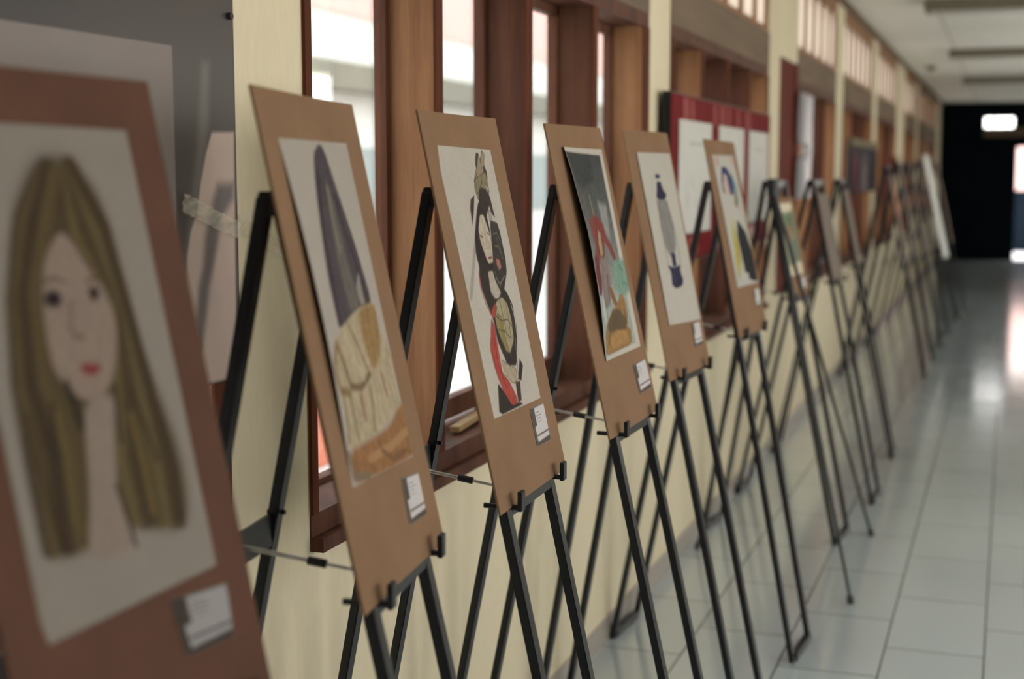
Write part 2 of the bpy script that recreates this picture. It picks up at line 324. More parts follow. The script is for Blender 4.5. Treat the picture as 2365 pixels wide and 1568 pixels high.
# board poses and artwork: outlines in sheet coordinates (0..1)
BOARDS = {
 1: dict(pose=[-0.7704, 1.1608, -0.5742, 0.0013, 0.2097, -0.0056], s=1,
  pr=[(-0.1469, 0.6359), (0.1483, 0.6359), (0.1484, 0.1543), (-0.1469, 0.1543)],
  lb=[(0.0491, 0.1419), (0.1539, 0.1316), (0.1465, 0.0726), (0.0569, 0.0797)],
  art=[
   ('P', (118, 100, 62), 0.08, [(0.49, 0.075), (0.615, 0.076), (0.72, 0.127), (0.76, 0.212), (0.772, 0.327), (0.789, 0.481), (0.838, 0.582), (0.888, 0.684), (0.899, 0.784), (0.87, 0.879), (0.742, 0.885), (0.538, 0.832), (0.311, 0.853), (0.106, 0.847), (0.095, 0.77), (0.097, 0.686), (0.1, 0.602), (0.102, 0.518), (0.14, 0.395), (0.207, 0.271), (0.305, 0.161), (0.4, 0.1)]),
   ('P', (92, 70, 54), 0.16, [(0.402, 0.096), (0.547, 0.074), (0.63, 0.092), (0.555, 0.145), (0.454, 0.207), (0.341, 0.275), (0.276, 0.359), (0.225, 0.357), (0.253, 0.238)]),
   ('P', (132, 110, 58), 0.12, [(0.607, 0.136), (0.694, 0.174), (0.698, 0.324), (0.724, 0.458), (0.746, 0.602), (0.687, 0.569), (0.658, 0.463), (0.663, 0.341), (0.603, 0.274)]),
   ('L', (96, 76, 54), 0.059, [(0.465, 0.087), (0.295, 0.189), (0.174, 0.353), (0.114, 0.518), (0.1, 0.667), (0.097, 0.828)]),
   ('L', (138, 118, 68), 0.062, [(0.587, 0.089), (0.567, 0.226), (0.71, 0.365), (0.632, 0.546), (0.541, 0.695), (0.554, 0.834)]),
   ('L', (110, 90, 56), 0.064, [(0.473, 0.089), (0.309, 0.193), (0.188, 0.352), (0.132, 0.518), (0.128, 0.666), (0.119, 0.83)]),
   ('L', (150, 130, 78), 0.068, [(0.59, 0.088), (0.587, 0.225), (0.717, 0.37), (0.652, 0.55), (0.577, 0.701), (0.586, 0.84)]),
   ('L', (140, 118, 70), 0.062, [(0.482, 0.09), (0.326, 0.197), (0.206, 0.351), (0.151, 0.517), (0.155, 0.666), (0.142, 0.831)]),
   ('L', (108, 88, 54), 0.068, [(0.595, 0.087), (0.61, 0.223), (0.727, 0.376), (0.672, 0.554), (0.613, 0.708), (0.619, 0.845)]),
   ('L', (128, 106, 62), 0.041, [(0.49, 0.092), (0.341, 0.202), (0.22, 0.35), (0.17, 0.517), (0.185, 0.665), (0.165, 0.833)]),
   ('L', (98, 78, 52), 0.054, [(0.6, 0.086), (0.629, 0.221), (0.734, 0.381), (0.696, 0.558), (0.651, 0.714), (0.653, 0.85)]),
   ('L', (84, 66, 50), 0.068, [(0.496, 0.092), (0.356, 0.205), (0.238, 0.349), (0.188, 0.517), (0.212, 0.665), (0.187, 0.834)]),
   ('L', (124, 104, 62), 0.059, [(0.605, 0.085), (0.652, 0.22), (0.741, 0.387), (0.717, 0.562), (0.688, 0.72), (0.684, 0.855)]),
   ('L', (96, 76, 54), 0.067, [(0.504, 0.094), (0.371, 0.209), (0.255, 0.348), (0.207, 0.517), (0.241, 0.665), (0.21, 0.836)]),
   ('L', (138, 118, 68), 0.043, [(0.608, 0.085), (0.672, 0.218), (0.748, 0.394), (0.738, 0.565), (0.724, 0.726), (0.718, 0.86)]),
   ('L', (110, 90, 56), 0.054, [(0.512, 0.096), (0.386, 0.214), (0.27, 0.347), (0.226, 0.517), (0.272, 0.664), (0.234, 0.838)]),
   ('L', (150, 130, 78), 0.047, [(0.613, 0.084), (0.693, 0.217), (0.755, 0.399), (0.762, 0.569), (0.763, 0.733), (0.753, 0.866)]),
   ('L', (140, 118, 70), 0.056, [(0.521, 0.098), (0.404, 0.218), (0.288, 0.345), (0.246, 0.516), (0.3, 0.664), (0.258, 0.839)]),
   ('L', (108, 88, 54), 0.057, [(0.616, 0.083), (0.714, 0.214), (0.764, 0.405), (0.783, 0.574), (0.802, 0.74), (0.788, 0.871)]),
   ('L', (128, 106, 62), 0.04, [(0.529, 0.099), (0.419, 0.222), (0.303, 0.344), (0.265, 0.516), (0.33, 0.663), (0.281, 0.841)]),
   ('L', (98, 78, 52), 0.047, [(0.622, 0.082), (0.737, 0.213), (0.772, 0.41), (0.805, 0.578), (0.842, 0.747), (0.823, 0.877)]),
   ('P', (205, 178, 160), 0.02, [(0.483, 0.217), (0.536, 0.245), (0.588, 0.301), (0.658, 0.351), (0.686, 0.418), (0.64, 0.499), (0.587, 0.546), (0.498, 0.575), (0.42, 0.568), (0.347, 0.535), (0.3, 0.491), (0.306, 0.405), (0.332, 0.33), (0.384, 0.265)]),
   ('P', (205, 182, 165), 0.03, [(0.418, 0.572), (0.596, 0.561), (0.542, 0.657), (0.498, 0.753), (0.519, 0.829), (0.535, 0.889), (0.357, 0.896), (0.285, 0.858), (0.35, 0.761), (0.383, 0.658)]),
   ('P', (60, 42, 48), 0.02, [(0.333, 0.345), (0.381, 0.336), (0.423, 0.351), (0.407, 0.371), (0.355, 0.374), (0.324, 0.362)]),
   ('P', (60, 42, 48), 0.02, [(0.565, 0.345), (0.604, 0.339), (0.622, 0.351), (0.605, 0.368), (0.571, 0.369)]),
   ('L', (120, 90, 75), 0.012, [(0.346, 0.321), (0.398, 0.312), (0.441, 0.325)]),
   ('L', (120, 90, 75), 0.012, [(0.564, 0.328), (0.611, 0.321), (0.641, 0.329)]),
   ('P', (190, 60, 72), 0.02, [(0.429, 0.5), (0.48, 0.493), (0.508, 0.5), (0.542, 0.499), (0.545, 0.512), (0.503, 0.523), (0.459, 0.518)]),
   ('L', (165, 128, 112), 0.02, [(0.459, 0.369), (0.435, 0.421), (0.449, 0.438), (0.485, 0.439)]),
   ('L', (50, 38, 36), 0.03, [(0.352, 0.526), (0.37, 0.568), (0.382, 0.618)]),
   ('L', (70, 55, 42), 0.02, [(0.601, 0.552), (0.58, 0.615), (0.567, 0.669)]),
   ('L', (70, 55, 40), 0.015, [(0.258, 0.558), (0.242, 0.617), (0.229, 0.667)]),
   ('L', (90, 72, 45), 0.02, [(0.687, 0.569), (0.727, 0.658), (0.753, 0.728)]),
   ('L', (95, 75, 45), 0.02, [(0.135, 0.572), (0.147, 0.709), (0.156, 0.812)]),
   ('L', (150, 126, 62), 0.02, [(0.276, 0.585), (0.265, 0.689), (0.244, 0.791)]),
   ('L', (158, 130, 66), 0.03, [(0.657, 0.622), (0.668, 0.737), (0.666, 0.831)]),
   ('L', (80, 62, 45), 0.02, [(0.496, 0.753), (0.519, 0.82), (0.536, 0.887)]),
  ]),
 2: dict(pose=[-0.7879, 1.7886, -0.568, -0.1322, 0.212, -0.0166], s=1,
  pr=[(-0.141, 0.627), (0.1652, 0.6306), (0.1708, 0.1476), (-0.1435, 0.1578)],
  lb=[(0.0626, 0.1302), (0.1561, 0.1217), (0.1559, 0.057), (0.0573, 0.0616)],
  art=[
   ('P', (88, 78, 84), 0.015, [(0.489, 0.01), (0.398, 0.039), (0.329, 0.133), (0.267, 0.266), (0.211, 0.402), (0.21, 0.505), (0.213, 0.561), (0.44, 0.53), (0.58, 0.507), (0.752, 0.508), (0.77, 0.472), (0.746, 0.413), (0.71, 0.309), (0.66, 0.22), (0.607, 0.124), (0.568, 0.045), (0.534, 0.012)]),
   ('P', (116, 108, 100), 0.03, [(0.487, 0.099), (0.528, 0.175), (0.55, 0.369), (0.604, 0.502), (0.441, 0.522), (0.425, 0.441), (0.422, 0.31)]),
   ('L', (150, 142, 120), 0.02, [(0.491, 0.139), (0.473, 0.232), (0.478, 0.337)]),
   ('P', (160, 150, 140), 0.01, [(0.674, 0.396), (0.671, 0.436), (0.672, 0.498), (0.606, 0.5), (0.591, 0.446)]),
   ('L', (60, 52, 60), 0.03, [(0.399, 0.1), (0.297, 0.281), (0.266, 0.435), (0.26, 0.537)]),
   ('L', (60, 50, 56), 0.02, [(0.572, 0.166), (0.607, 0.287), (0.69, 0.423), (0.723, 0.492)]),
   ('P', (196, 176, 140), 0.02, [(0.2, 0.563), (0.54, 0.509), (0.795, 0.499), (0.804, 0.547), (0.81, 0.592), (0.875, 0.633), (0.891, 0.708), (0.856, 0.784), (0.872, 0.833), (0.539, 0.879), (0.182, 0.9), (0.027, 0.898), (0.046, 0.786), (0.036, 0.686), (0.067, 0.607)]),
   ('P', (170, 132, 76), 0.03, [(0.54, 0.509), (0.795, 0.499), (0.808, 0.55), (0.763, 0.643), (0.598, 0.712), (0.531, 0.629)]),
   ('L', (128, 98, 62), 0.035, [(0.136, 0.594), (0.197, 0.673), (0.222, 0.725), (0.37, 0.738), (0.526, 0.708)]),
   ('L', (150, 116, 68), 0.04, [(0.103, 0.604), (0.026, 0.661), (0.06, 0.726), (0.188, 0.741)]),
   ('L', (140, 110, 70), 0.02, [(0.356, 0.541), (0.438, 0.611), (0.515, 0.694)]),
   ('L', (205, 188, 158), 0.03, [(0.291, 0.577), (0.36, 0.658), (0.426, 0.714)]),
   ('L', (150, 62, 48), 0.025, [(0.34, 0.762), (0.335, 0.797), (0.331, 0.831)]),
   ('L', (150, 70, 58), 0.02, [(0.696, 0.719), (0.693, 0.759), (0.704, 0.787)]),
   ('L', (140, 118, 80), 0.03, [(0.182, 0.747), (0.179, 0.81), (0.186, 0.873)]),
   ('L', (150, 126, 84), 0.025, [(0.489, 0.744), (0.473, 0.808), (0.434, 0.87)]),
   ('L', (190, 172, 140), 0.03, [(0.621, 0.727), (0.629, 0.794), (0.625, 0.86)]),
   ('L', (120, 100, 84), 0.02, [(0.057, 0.873), (0.082, 0.802), (0.086, 0.728)]),
   ('P', (168, 116, 66), 0.03, [(0.027, 0.898), (0.386, 0.891), (0.645, 0.879), (0.847, 0.83), (0.99, 0.829), (0.995, 0.991), (0.693, 1.002), (0.084, 0.997), (0.02, 0.98)]),
   ('L', (196, 146, 92), 0.04, [(0.281, 0.945), (0.608, 0.938), (0.911, 0.912)]),
   ('L', (138, 98, 62), 0.03, [(0.476, 0.939), (0.599, 0.977), (0.811, 0.971)]),
   ('L', (140, 120, 96), 0.04, [(0.024, 0.907), (0.047, 0.971), (0.234, 0.991)]),
  ]),
 3: dict(pose=[-0.7927, 2.3758, -0.5708, -0.0212, 0.2115, 0.0009], s=1,
  pr=[(-0.1478, 0.6342), (0.1598, 0.6301), (0.1505, 0.151), (-0.1328, 0.1556)],
  lb=[(0.0616, 0.1417), (0.1576, 0.1405), (0.1508, 0.0677), (0.0623, 0.0699)],
  art=[
   ('L', (176, 160, 154), 0.04, [(0.438, 0.278), (0.254, 0.402), (0.042, 0.554)]),
   ('P', (170, 150, 118), 0.006, [(0.649, 0.02), (0.692, 0.022), (0.702, 0.044), (0.76, 0.009), (0.798, 0.018), (0.752, 0.064), (0.768, 0.104), (0.752, 0.128), (0.672, 0.152), (0.533, 0.152), (0.511, 0.129), (0.565, 0.097), (0.596, 0.081), (0.619, 0.042)]),
   ('P', (84, 66, 64), 0.006, [(0.649, 0.02), (0.689, 0.018), (0.655, 0.045), (0.605, 0.08), (0.597, 0.064)]),
   ('P', (84, 66, 64), 0.006, [(0.736, 0.064), (0.771, 0.084), (0.768, 0.112), (0.704, 0.136), (0.709, 0.107)]),
   ('L', (90, 76, 66), 0.008, [(0.765, 0.004), (0.697, 0.049), (0.696, 0.08)]),
   ('P', (146, 134, 100), 0.01, [(0.526, 0.121), (0.752, 0.088), (0.751, 0.152), (0.719, 0.2), (0.655, 0.232), (0.516, 0.199), (0.495, 0.16)]),
   ('L', (80, 70, 56), 0.008, [(0.588, 0.097), (0.526, 0.129), (0.532, 0.176)]),
   ('L', (80, 70, 56), 0.008, [(0.673, 0.088), (0.641, 0.136), (0.563, 0.168)]),
   ('P', (70, 60, 56), 0.01, [(0.555, 0.168), (0.625, 0.152), (0.723, 0.165), (0.714, 0.213), (0.639, 0.248), (0.576, 0.28), (0.5, 0.247)]),
   ('P', (186, 162, 140), 0.01, [(0.704, 0.136), (0.747, 0.149), (0.751, 0.168), (0.7, 0.171)]),
   ('P', (80, 62, 58), 0.006, [(0.388, 0.199), (0.464, 0.183), (0.394, 0.246), (0.325, 0.292), (0.35, 0.23)]),
   ('P', (80, 62, 58), 0.006, [(0.723, 0.165), (0.743, 0.2), (0.756, 0.269), (0.703, 0.249), (0.695, 0.208)]),
   ('P', (190, 176, 156), 0.01, [(0.663, 0.232), (0.706, 0.262), (0.699, 0.285), (0.647, 0.281)]),
   ('P', (60, 50, 48), 0.01, [(0.516, 0.207), (0.608, 0.248), (0.615, 0.313), (0.59, 0.378), (0.572, 0.477), (0.476, 0.524), (0.301, 0.5), (0.283, 0.403), (0.323, 0.34), (0.447, 0.246)]),
   ('P', (205, 188, 165), 0.006, [(0.492, 0.255), (0.553, 0.255), (0.583, 0.296), (0.606, 0.345), (0.597, 0.395), (0.597, 0.428), (0.541, 0.443), (0.468, 0.444), (0.434, 0.407), (0.405, 0.357), (0.414, 0.309)]),
   ('L', (90, 78, 66), 0.01, [(0.419, 0.335), (0.459, 0.342)]),
   ('L', (90, 78, 66), 0.01, [(0.559, 0.328), (0.592, 0.335)]),
   ('L', (150, 60, 66), 0.014, [(0.488, 0.423), (0.548, 0.42)]),
   ('L', (165, 148, 128), 0.006, [(0.501, 0.347), (0.504, 0.384), (0.476, 0.388)]),
   ('P', (70, 64, 58), 0.01, [(0.655, 0.281), (0.783, 0.291), (0.799, 0.349), (0.799, 0.434), (0.774, 0.484), (0.659, 0.548), (0.562, 0.561), (0.492, 0.524), (0.557, 0.443), (0.606, 0.362)]),
   ('L', (122, 114, 104), 0.01, [(0.659, 0.333), (0.734, 0.331), (0.775, 0.365)]),
   ('L', (118, 110, 100), 0.01, [(0.653, 0.379), (0.714, 0.384), (0.758, 0.432)]),
   ('L', (112, 104, 96), 0.01, [(0.71, 0.347), (0.742, 0.39), (0.75, 0.415)]),
   ('P', (190, 120, 104), 0.012, [(0.624, 0.425), (0.681, 0.434), (0.693, 0.464), (0.639, 0.476), (0.612, 0.453)]),
   ('L', (140, 132, 120), 0.01, [(0.548, 0.501), (0.606, 0.526), (0.717, 0.499)]),
   ('L', (118, 108, 98), 0.008, [(0.556, 0.477), (0.568, 0.514), (0.625, 0.54)]),
   ('P', (64, 54, 50), 0.01, [(0.315, 0.433), (0.427, 0.452), (0.408, 0.488), (0.405, 0.554), (0.448, 0.576), (0.632, 0.533), (0.7, 0.567), (0.757, 0.613), (0.749, 0.657), (0.748, 0.71), (0.605, 0.843), (0.435, 0.831), (0.344, 0.737), (0.348, 0.652), (0.297, 0.591), (0.255, 0.531), (0.257, 0.482)]),
   ('L', (190, 70, 60), 0.016, [(0.265, 0.475), (0.24, 0.522), (0.272, 0.585), (0.321, 0.631)]),
   ('P', (196, 184, 164), 0.008, [(0.424, 0.472), (0.515, 0.469), (0.524, 0.509), (0.589, 0.559), (0.517, 0.581), (0.44, 0.576), (0.411, 0.525)]),
   ('P', (180, 166, 130), 0.01, [(0.462, 0.587), (0.589, 0.576), (0.663, 0.604), (0.682, 0.671), (0.648, 0.748), (0.524, 0.793), (0.469, 0.78), (0.43, 0.734), (0.377, 0.688), (0.387, 0.637)]),
   ('P', (160, 140, 76), 0.014, [(0.434, 0.631), (0.512, 0.653), (0.502, 0.73), (0.529, 0.788), (0.465, 0.784), (0.415, 0.733), (0.38, 0.685)]),
   ('L', (90, 78, 52), 0.008, [(0.538, 0.586), (0.536, 0.645), (0.534, 0.732)]),
   ('L', (90, 78, 52), 0.008, [(0.631, 0.585), (0.633, 0.651), (0.607, 0.737)]),
   ('L', (90, 78, 52), 0.008, [(0.407, 0.642), (0.501, 0.664), (0.604, 0.663), (0.672, 0.698)]),
   ('L', (90, 78, 52), 0.008, [(0.405, 0.693), (0.511, 0.705), (0.599, 0.736)]),
   ('L', (205, 196, 176), 0.01, [(0.729, 0.607), (0.749, 0.666), (0.723, 0.735)]),
   ('P', (196, 72, 58), 0.01, [(0.317, 0.642), (0.342, 0.682), (0.329, 0.736), (0.319, 0.796), (0.311, 0.853), (0.401, 0.89), (0.483, 0.956), (0.485, 0.989), (0.366, 0.985), (0.274, 0.932), (0.215, 0.866), (0.188, 0.812), (0.184, 0.752)]),
   ('L', (130, 44, 44), 0.012, [(0.299, 0.717), (0.264, 0.818), (0.337, 0.911)]),
   ('P', (196, 72, 58), 0.01, [(0.352, 0.615), (0.432, 0.592), (0.455, 0.61), (0.387, 0.646), (0.336, 0.648)]),
   ('P', (190, 172, 142), 0.01, [(0.345, 0.803), (0.459, 0.833), (0.579, 0.852), (0.563, 0.903), (0.465, 0.904), (0.347, 0.859)]),
   ('P', (88, 56, 54), 0.01, [(0.517, 0.905), (0.606, 0.905), (0.561, 0.976), (0.495, 0.979)]),
   ('P', (62, 52, 46), 0.008, [(0.192, 0.882), (0.251, 0.913), (0.369, 0.982), (0.528, 0.982), (0.571, 0.993), (0.102, 0.996)]),
   ('P', (62, 52, 50), 0.006, [(0.687, 0.824), (0.722, 0.852), (0.634, 0.904), (0.579, 0.896)]),
   ('L', (150, 122, 96), 0.01, [(0.681, 0.741), (0.639, 0.81), (0.593, 0.882)]),
  ]),
 4: dict(pose=[-0.7842, 3.0804, -0.5667, 0.025, 0.2186, 0.0072], s=1,
  pr=[(-0.1243, 0.6415), (0.1687, 0.6396), (0.1567, 0.1624), (-0.125, 0.1631)],
  lb=[(0.0684, 0.129), (0.1709, 0.1299), (0.1796, 0.0586), (0.0758, 0.0588)],
  art=[
   ('R', [(0, (76, 78, 78)), (0.3, (98, 100, 98)), (0.55, (140, 142, 138)), (0.75, (168, 180, 172)), (1, (172, 184, 178))], 0.012, [(0.005, 0.023), (0.917, 0.032), (0.883, 0.973), (0.009, 0.982)]),
   ('P', (70, 72, 74), 0.05, [(0.019, 0.029), (0.639, 0.034), (0.639, 0.158), (0.296, 0.197), (0.107, 0.176)]),
   ('P', (160, 160, 156), 0.06, [(0.616, 0.262), (0.824, 0.285), (0.754, 0.455), (0.627, 0.409)]),
   ('L', (150, 130, 96), 0.02, [(0.225, 0.232), (0.22, 0.277), (0.214, 0.341)]),
   ('L', (168, 142, 92), 0.025, [(0.43, 0.235), (0.436, 0.28), (0.454, 0.326)]),
   ('P', (146, 68, 60), 0.01, [(0.194, 0.301), (0.223, 0.334), (0.27, 0.351), (0.445, 0.323), (0.543, 0.338), (0.643, 0.373), (0.656, 0.435), (0.749, 0.481), (0.816, 0.552), (0.74, 0.554), (0.645, 0.488), (0.587, 0.454), (0.501, 0.532), (0.333, 0.568), (0.29, 0.524), (0.085, 0.599), (-0.02, 0.635), (0.087, 0.537), (0.291, 0.473), (0.228, 0.409)]),
   ('P', (126, 52, 62), 0.015, [(0.098, 0.517), (0.31, 0.517), (0.255, 0.648), (0.125, 0.704), (0.04, 0.7), (0.043, 0.617)]),
   ('L', (190, 90, 76), 0.015, [(0.239, 0.379), (0.292, 0.411)]),
   ('L', (110, 40, 42), 0.012, [(0.447, 0.363), (0.412, 0.445), (0.378, 0.517)]),
   ('P', (180, 160, 116), 0.015, [(0.466, 0.396), (0.513, 0.416), (0.49, 0.51), (0.411, 0.529), (0.412, 0.466)]),
   ('P', (150, 132, 124), 0.015, [(0.367, 0.527), (0.564, 0.538), (0.545, 0.64), (0.42, 0.741), (0.279, 0.771), (0.195, 0.754), (0.255, 0.648)]),
   ('L', (84, 60, 64), 0.015, [(0.322, 0.609), (0.255, 0.69), (0.231, 0.773)]),
   ('L', (84, 60, 64), 0.015, [(0.477, 0.616), (0.42, 0.698), (0.386, 0.761)]),
   ('P', (200, 204, 196), 0.015, [(0.125, 0.704), (0.189, 0.728), (0.187, 0.813), (0.121, 0.851), (0.08, 0.795)]),
   ('P', (132, 170, 150), 0.06, [(0.691, 0.565), (1.019, 0.551), (1.083, 0.665), (0.972, 0.727), (0.717, 0.727), (0.637, 0.666)]),
   ('L', (84, 128, 98), 0.025, [(0.854, 0.584), (0.903, 0.608)]),
   ('L', (88, 150, 140), 0.02, [(0.835, 0.667), (0.972, 0.682)]),
   ('P', (150, 100, 58), 0.015, [(0.472, 0.663), (0.527, 0.678), (0.59, 0.75), (0.613, 0.795), (0.53, 0.782), (0.454, 0.721)]),
   ('L', (160, 92, 52), 0.015, [(0.244, 0.761), (0.22, 0.804), (0.23, 0.836)]),
   ('P', (170, 126, 66), 0.01, [(0.067, 0.878), (0.171, 0.837), (0.435, 0.781), (0.551, 0.774), (0.695, 0.723), (0.774, 0.721), (0.821, 0.756), (0.81, 0.834), (0.752, 0.883), (0.832, 0.904), (0.779, 0.972), (0.013, 0.978)]),
   ('P', (112, 92, 64), 0.03, [(0.193, 0.838), (0.43, 0.785), (0.599, 0.786), (0.755, 0.848), (0.691, 0.893), (0.388, 0.885), (0.181, 0.88)]),
   ('P', (192, 142, 76), 0.03, [(0.185, 0.908), (0.452, 0.883), (0.707, 0.9), (0.712, 0.952), (0.243, 0.961)]),
   ('L', (70, 58, 44), 0.014, [(0.205, 0.89), (0.141, 0.937)]),
   ('L', (90, 74, 56), 0.016, [(0.731, 0.802), (0.736, 0.864)]),
  ]),
 5: dict(pose=[-0.8296, 3.8969, -0.557, 0.073, 0.207, 0.0019], s=1,
  pr=[(-0.1272, 0.6303), (0.1758, 0.6303), (0.1723, 0.1348), (-0.1283, 0.1471)],
  lb=[(0.0757, 0.1315), (0.1562, 0.1312), (0.1522, 0.063), (0.0726, 0.0657)],
  art=[
   ('P', (48, 50, 86), 0.01, [(0.402, 0.13), (0.475, 0.123), (0.558, 0.133), (0.53, 0.148), (0.422, 0.151)]),
   ('P', (46, 46, 78), 0.01, [(0.418, 0.168), (0.537, 0.168), (0.57, 0.217), (0.65, 0.245), (0.582, 0.273), (0.47, 0.318), (0.403, 0.292), (0.319, 0.257), (0.364, 0.224)]),
   ('P', (150, 146, 140), 0.012, [(0.317, 0.272), (0.617, 0.278), (0.685, 0.43), (0.65, 0.548), (0.544, 0.6), (0.417, 0.618), (0.312, 0.547), (0.298, 0.413)]),
   ('L', (110, 106, 108), 0.012, [(0.441, 0.32), (0.477, 0.448), (0.498, 0.563)]),
   ('L', (90, 88, 98), 0.014, [(0.317, 0.272), (0.298, 0.413), (0.301, 0.573), (0.301, 0.654)]),
   ('L', (74, 72, 86), 0.014, [(0.617, 0.278), (0.685, 0.43), (0.713, 0.554), (0.667, 0.669)]),
   ('P', (50, 48, 84), 0.01, [(0.449, 0.585), (0.576, 0.595), (0.557, 0.628), (0.559, 0.667), (0.432, 0.672), (0.436, 0.626)]),
   ('P', (48, 48, 80), 0.01, [(0.272, 0.656), (0.442, 0.675), (0.672, 0.664), (0.637, 0.7), (0.679, 0.755), (0.603, 0.789), (0.403, 0.797), (0.304, 0.774), (0.338, 0.698)]),
   ('L', (96, 100, 132), 0.012, [(0.423, 0.708), (0.406, 0.766)]),
  ]),
 6: dict(pose=[-0.7999, 4.7576, -0.5345, 0.0709, 0.2043, -0.0095], s=0.955,
  pr=[(-0.1388, 0.6093), (0.1363, 0.6124), (0.1684, 0.1633), (-0.1144, 0.1617)],
  lb=[(0.0778, 0.1416), (0.1543, 0.1442), (0.159, 0.0822), (0.0823, 0.0805)],
  art=[
   ('P', (214, 180, 166), 0.06, [(0.032, 0.006), (0.323, 0.011), (0.232, 0.089), (0.053, 0.073)]),
   ('P', (214, 180, 166), 0.06, [(0.778, 0.008), (1.004, 0.014), (1.001, 0.087), (0.863, 0.077)]),
   ('P', (60, 56, 118), 0.015, [(0.336, 0.085), (0.57, 0.095), (0.763, 0.194), (0.648, 0.306), (0.503, 0.305), (0.497, 0.156), (0.378, 0.136), (0.243, 0.233), (0.281, 0.303), (0.176, 0.272), (0.21, 0.193)]),
   ('P', (112, 148, 156), 0.03, [(0.724, 0.122), (0.852, 0.225), (0.837, 0.376), (0.698, 0.351), (0.705, 0.242)]),
   ('P', (150, 140, 90), 0.03, [(0.706, 0.276), (0.807, 0.365), (0.707, 0.412), (0.603, 0.377)]),
   ('P', (222, 184, 168), 0.015, [(0.346, 0.146), (0.468, 0.18), (0.495, 0.295), (0.337, 0.307), (0.275, 0.24)]),
   ('P', (200, 186, 90), 0.02, [(0.388, 0.451), (0.424, 0.608), (0.412, 0.818), (0.161, 0.952), (0.154, 0.81), (0.2, 0.622)]),
   ('P', (190, 170, 52), 0.02, [(0.403, 0.574), (0.426, 0.707), (0.404, 0.825), (0.268, 0.833), (0.266, 0.702)]),
   ('L', (60, 66, 70), 0.015, [(0.149, 0.764), (0.132, 0.877), (0.122, 0.951)]),
   ('L', (150, 140, 140), 0.02, [(0.748, 0.344), (0.834, 0.481), (0.962, 0.586)]),
   ('P', (40, 40, 44), 0.012, [(0.568, 0.49), (0.882, 0.598), (1.028, 0.792), (0.983, 0.996), (0.613, 0.961), (0.632, 0.912), (0.478, 0.9), (0.472, 0.82), (0.44, 0.628)]),
  ]),
}

# ------------------------------------------------------------------ room
XW = -1.28; XR = 1.9; CZ = 2.98; YE = 28.4; YB = -4.0
ZS = 0.915; ZB0 = 2.215; ZB1 = 2.40; ZC = 2.93
PIL = [(-4.0, -0.5), (2.13, 2.432), (5.15, 5.51), (7.89, 8.31), (11.07, 11.6), (14.07, 14.62), (17.1, 18.45), (20.6, 21.5), (23.4, 23.9), (26.25, 28.4)]
f = MB(); f.box(XW-.16, XR+.2, YB-.1, YE+.1, -.08, 0); structure('floor', f, FLOOR)
f = MB(); f.box(XW-.16, XR+.2, YB-.1, YE+.1, CZ, CZ+.1); structure('ceiling', f, CEIL)
f = MB()
f.box(XW-.16, XW, YB, YE, 0, ZS)
f.box(XW-.16, XW, YB, YE, ZC, CZ)
for a, b in PIL: f.box(XW-.16, XW, a, b, ZS, ZC)
f.box(XW-.16, XW, 8.31, 9.02, 2.31, ZC)
structure('wall_left', f, CREAM)
f = MB(); f.box(XW, XW+.009, YB, YE, 0, .085); structure('baseboard_left', f, SKIRT)
f = MB(); f.box(XW-.16, XR+.2, YB-.1, YB, 0, CZ); structure('wall_back', f, CREAM)
# right-hand side: unseen wall, its openings placed and sized to tune the daylight
OPEN = [(-2.0, -.8), (.7, 2.4), (2.9, 4.85), (5.9, 7.1), (8.9, 10.0), (11.9, 13.0), (14.9, 16.0), (17.9, 19.0)]
f = MB()
f.box(XR, XR+.18, YB, 5.0, 0, 1.15); f.box(XR, XR+.18, YB, 5.0, 2.25, CZ)
f.box(XR, XR+.18, 5.0, YE, 0, .95); f.box(XR, XR+.18, 5.0, YE, 2.36, CZ)
ys = [YB]+[v for o in OPEN for v in o]+[YE]
for i in range(0, len(ys), 2): f.box(XR, XR+.18, ys[i], ys[i+1], .5, 2.8)
structure('wall_right', f, CREAM)
# far end: dark wall with a transom light and a doorway on the right
f = MB()
dx0, dx1, dz = 0.11, 1.0, 2.14
tx0, tx1, tz0, tz1 = -.49, .03, 2.51, 2.70
f.box(XW, tx0, YE, YE+.15, 0, CZ)
f.box(tx0, tx1, YE, YE+.15, 0, tz0); f.box(tx0, tx1, YE, YE+.15, tz1, CZ)
f.box(tx1, dx0, YE, YE+.15, 0, CZ); f.box(dx0, dx1, YE, YE+.15, dz, CZ); f.box(dx1, XR, YE, YE+.15, 0, CZ)
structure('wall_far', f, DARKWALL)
f = MB(); f.box(tx0-.02, 1.2, YE-.03, YE, 2.33, 2.50); structure('trim_1', f, BEAM)
f = MB(); f.box(-.34, -.325, YE-.01, YE+.05, tz0, tz1); structure('trim_2', f, BLACK)
f = MB(); f.box(dx0, 1.0, YE+.15, YE+3.4, -.08, 0); structure('floor_beyond', f, PAVE)
o = structure('wall_beyond', MB().box(-.5, 3.5, YE+3.2, YE+3.4, 1.3, 2.4), FAC_P)
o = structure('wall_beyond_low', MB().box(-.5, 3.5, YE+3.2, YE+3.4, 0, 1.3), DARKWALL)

# ceiling joint strips and cove line along the left wall
f = MB(); f.box(-.62, -.612, YB, YE, CZ-.003, CZ); structure('trim_3', f, FIX)
f = MB(); f.box(XW, XW+.03, YB, YE, CZ-.05, CZ); structure('trim_4', f, BEAM)

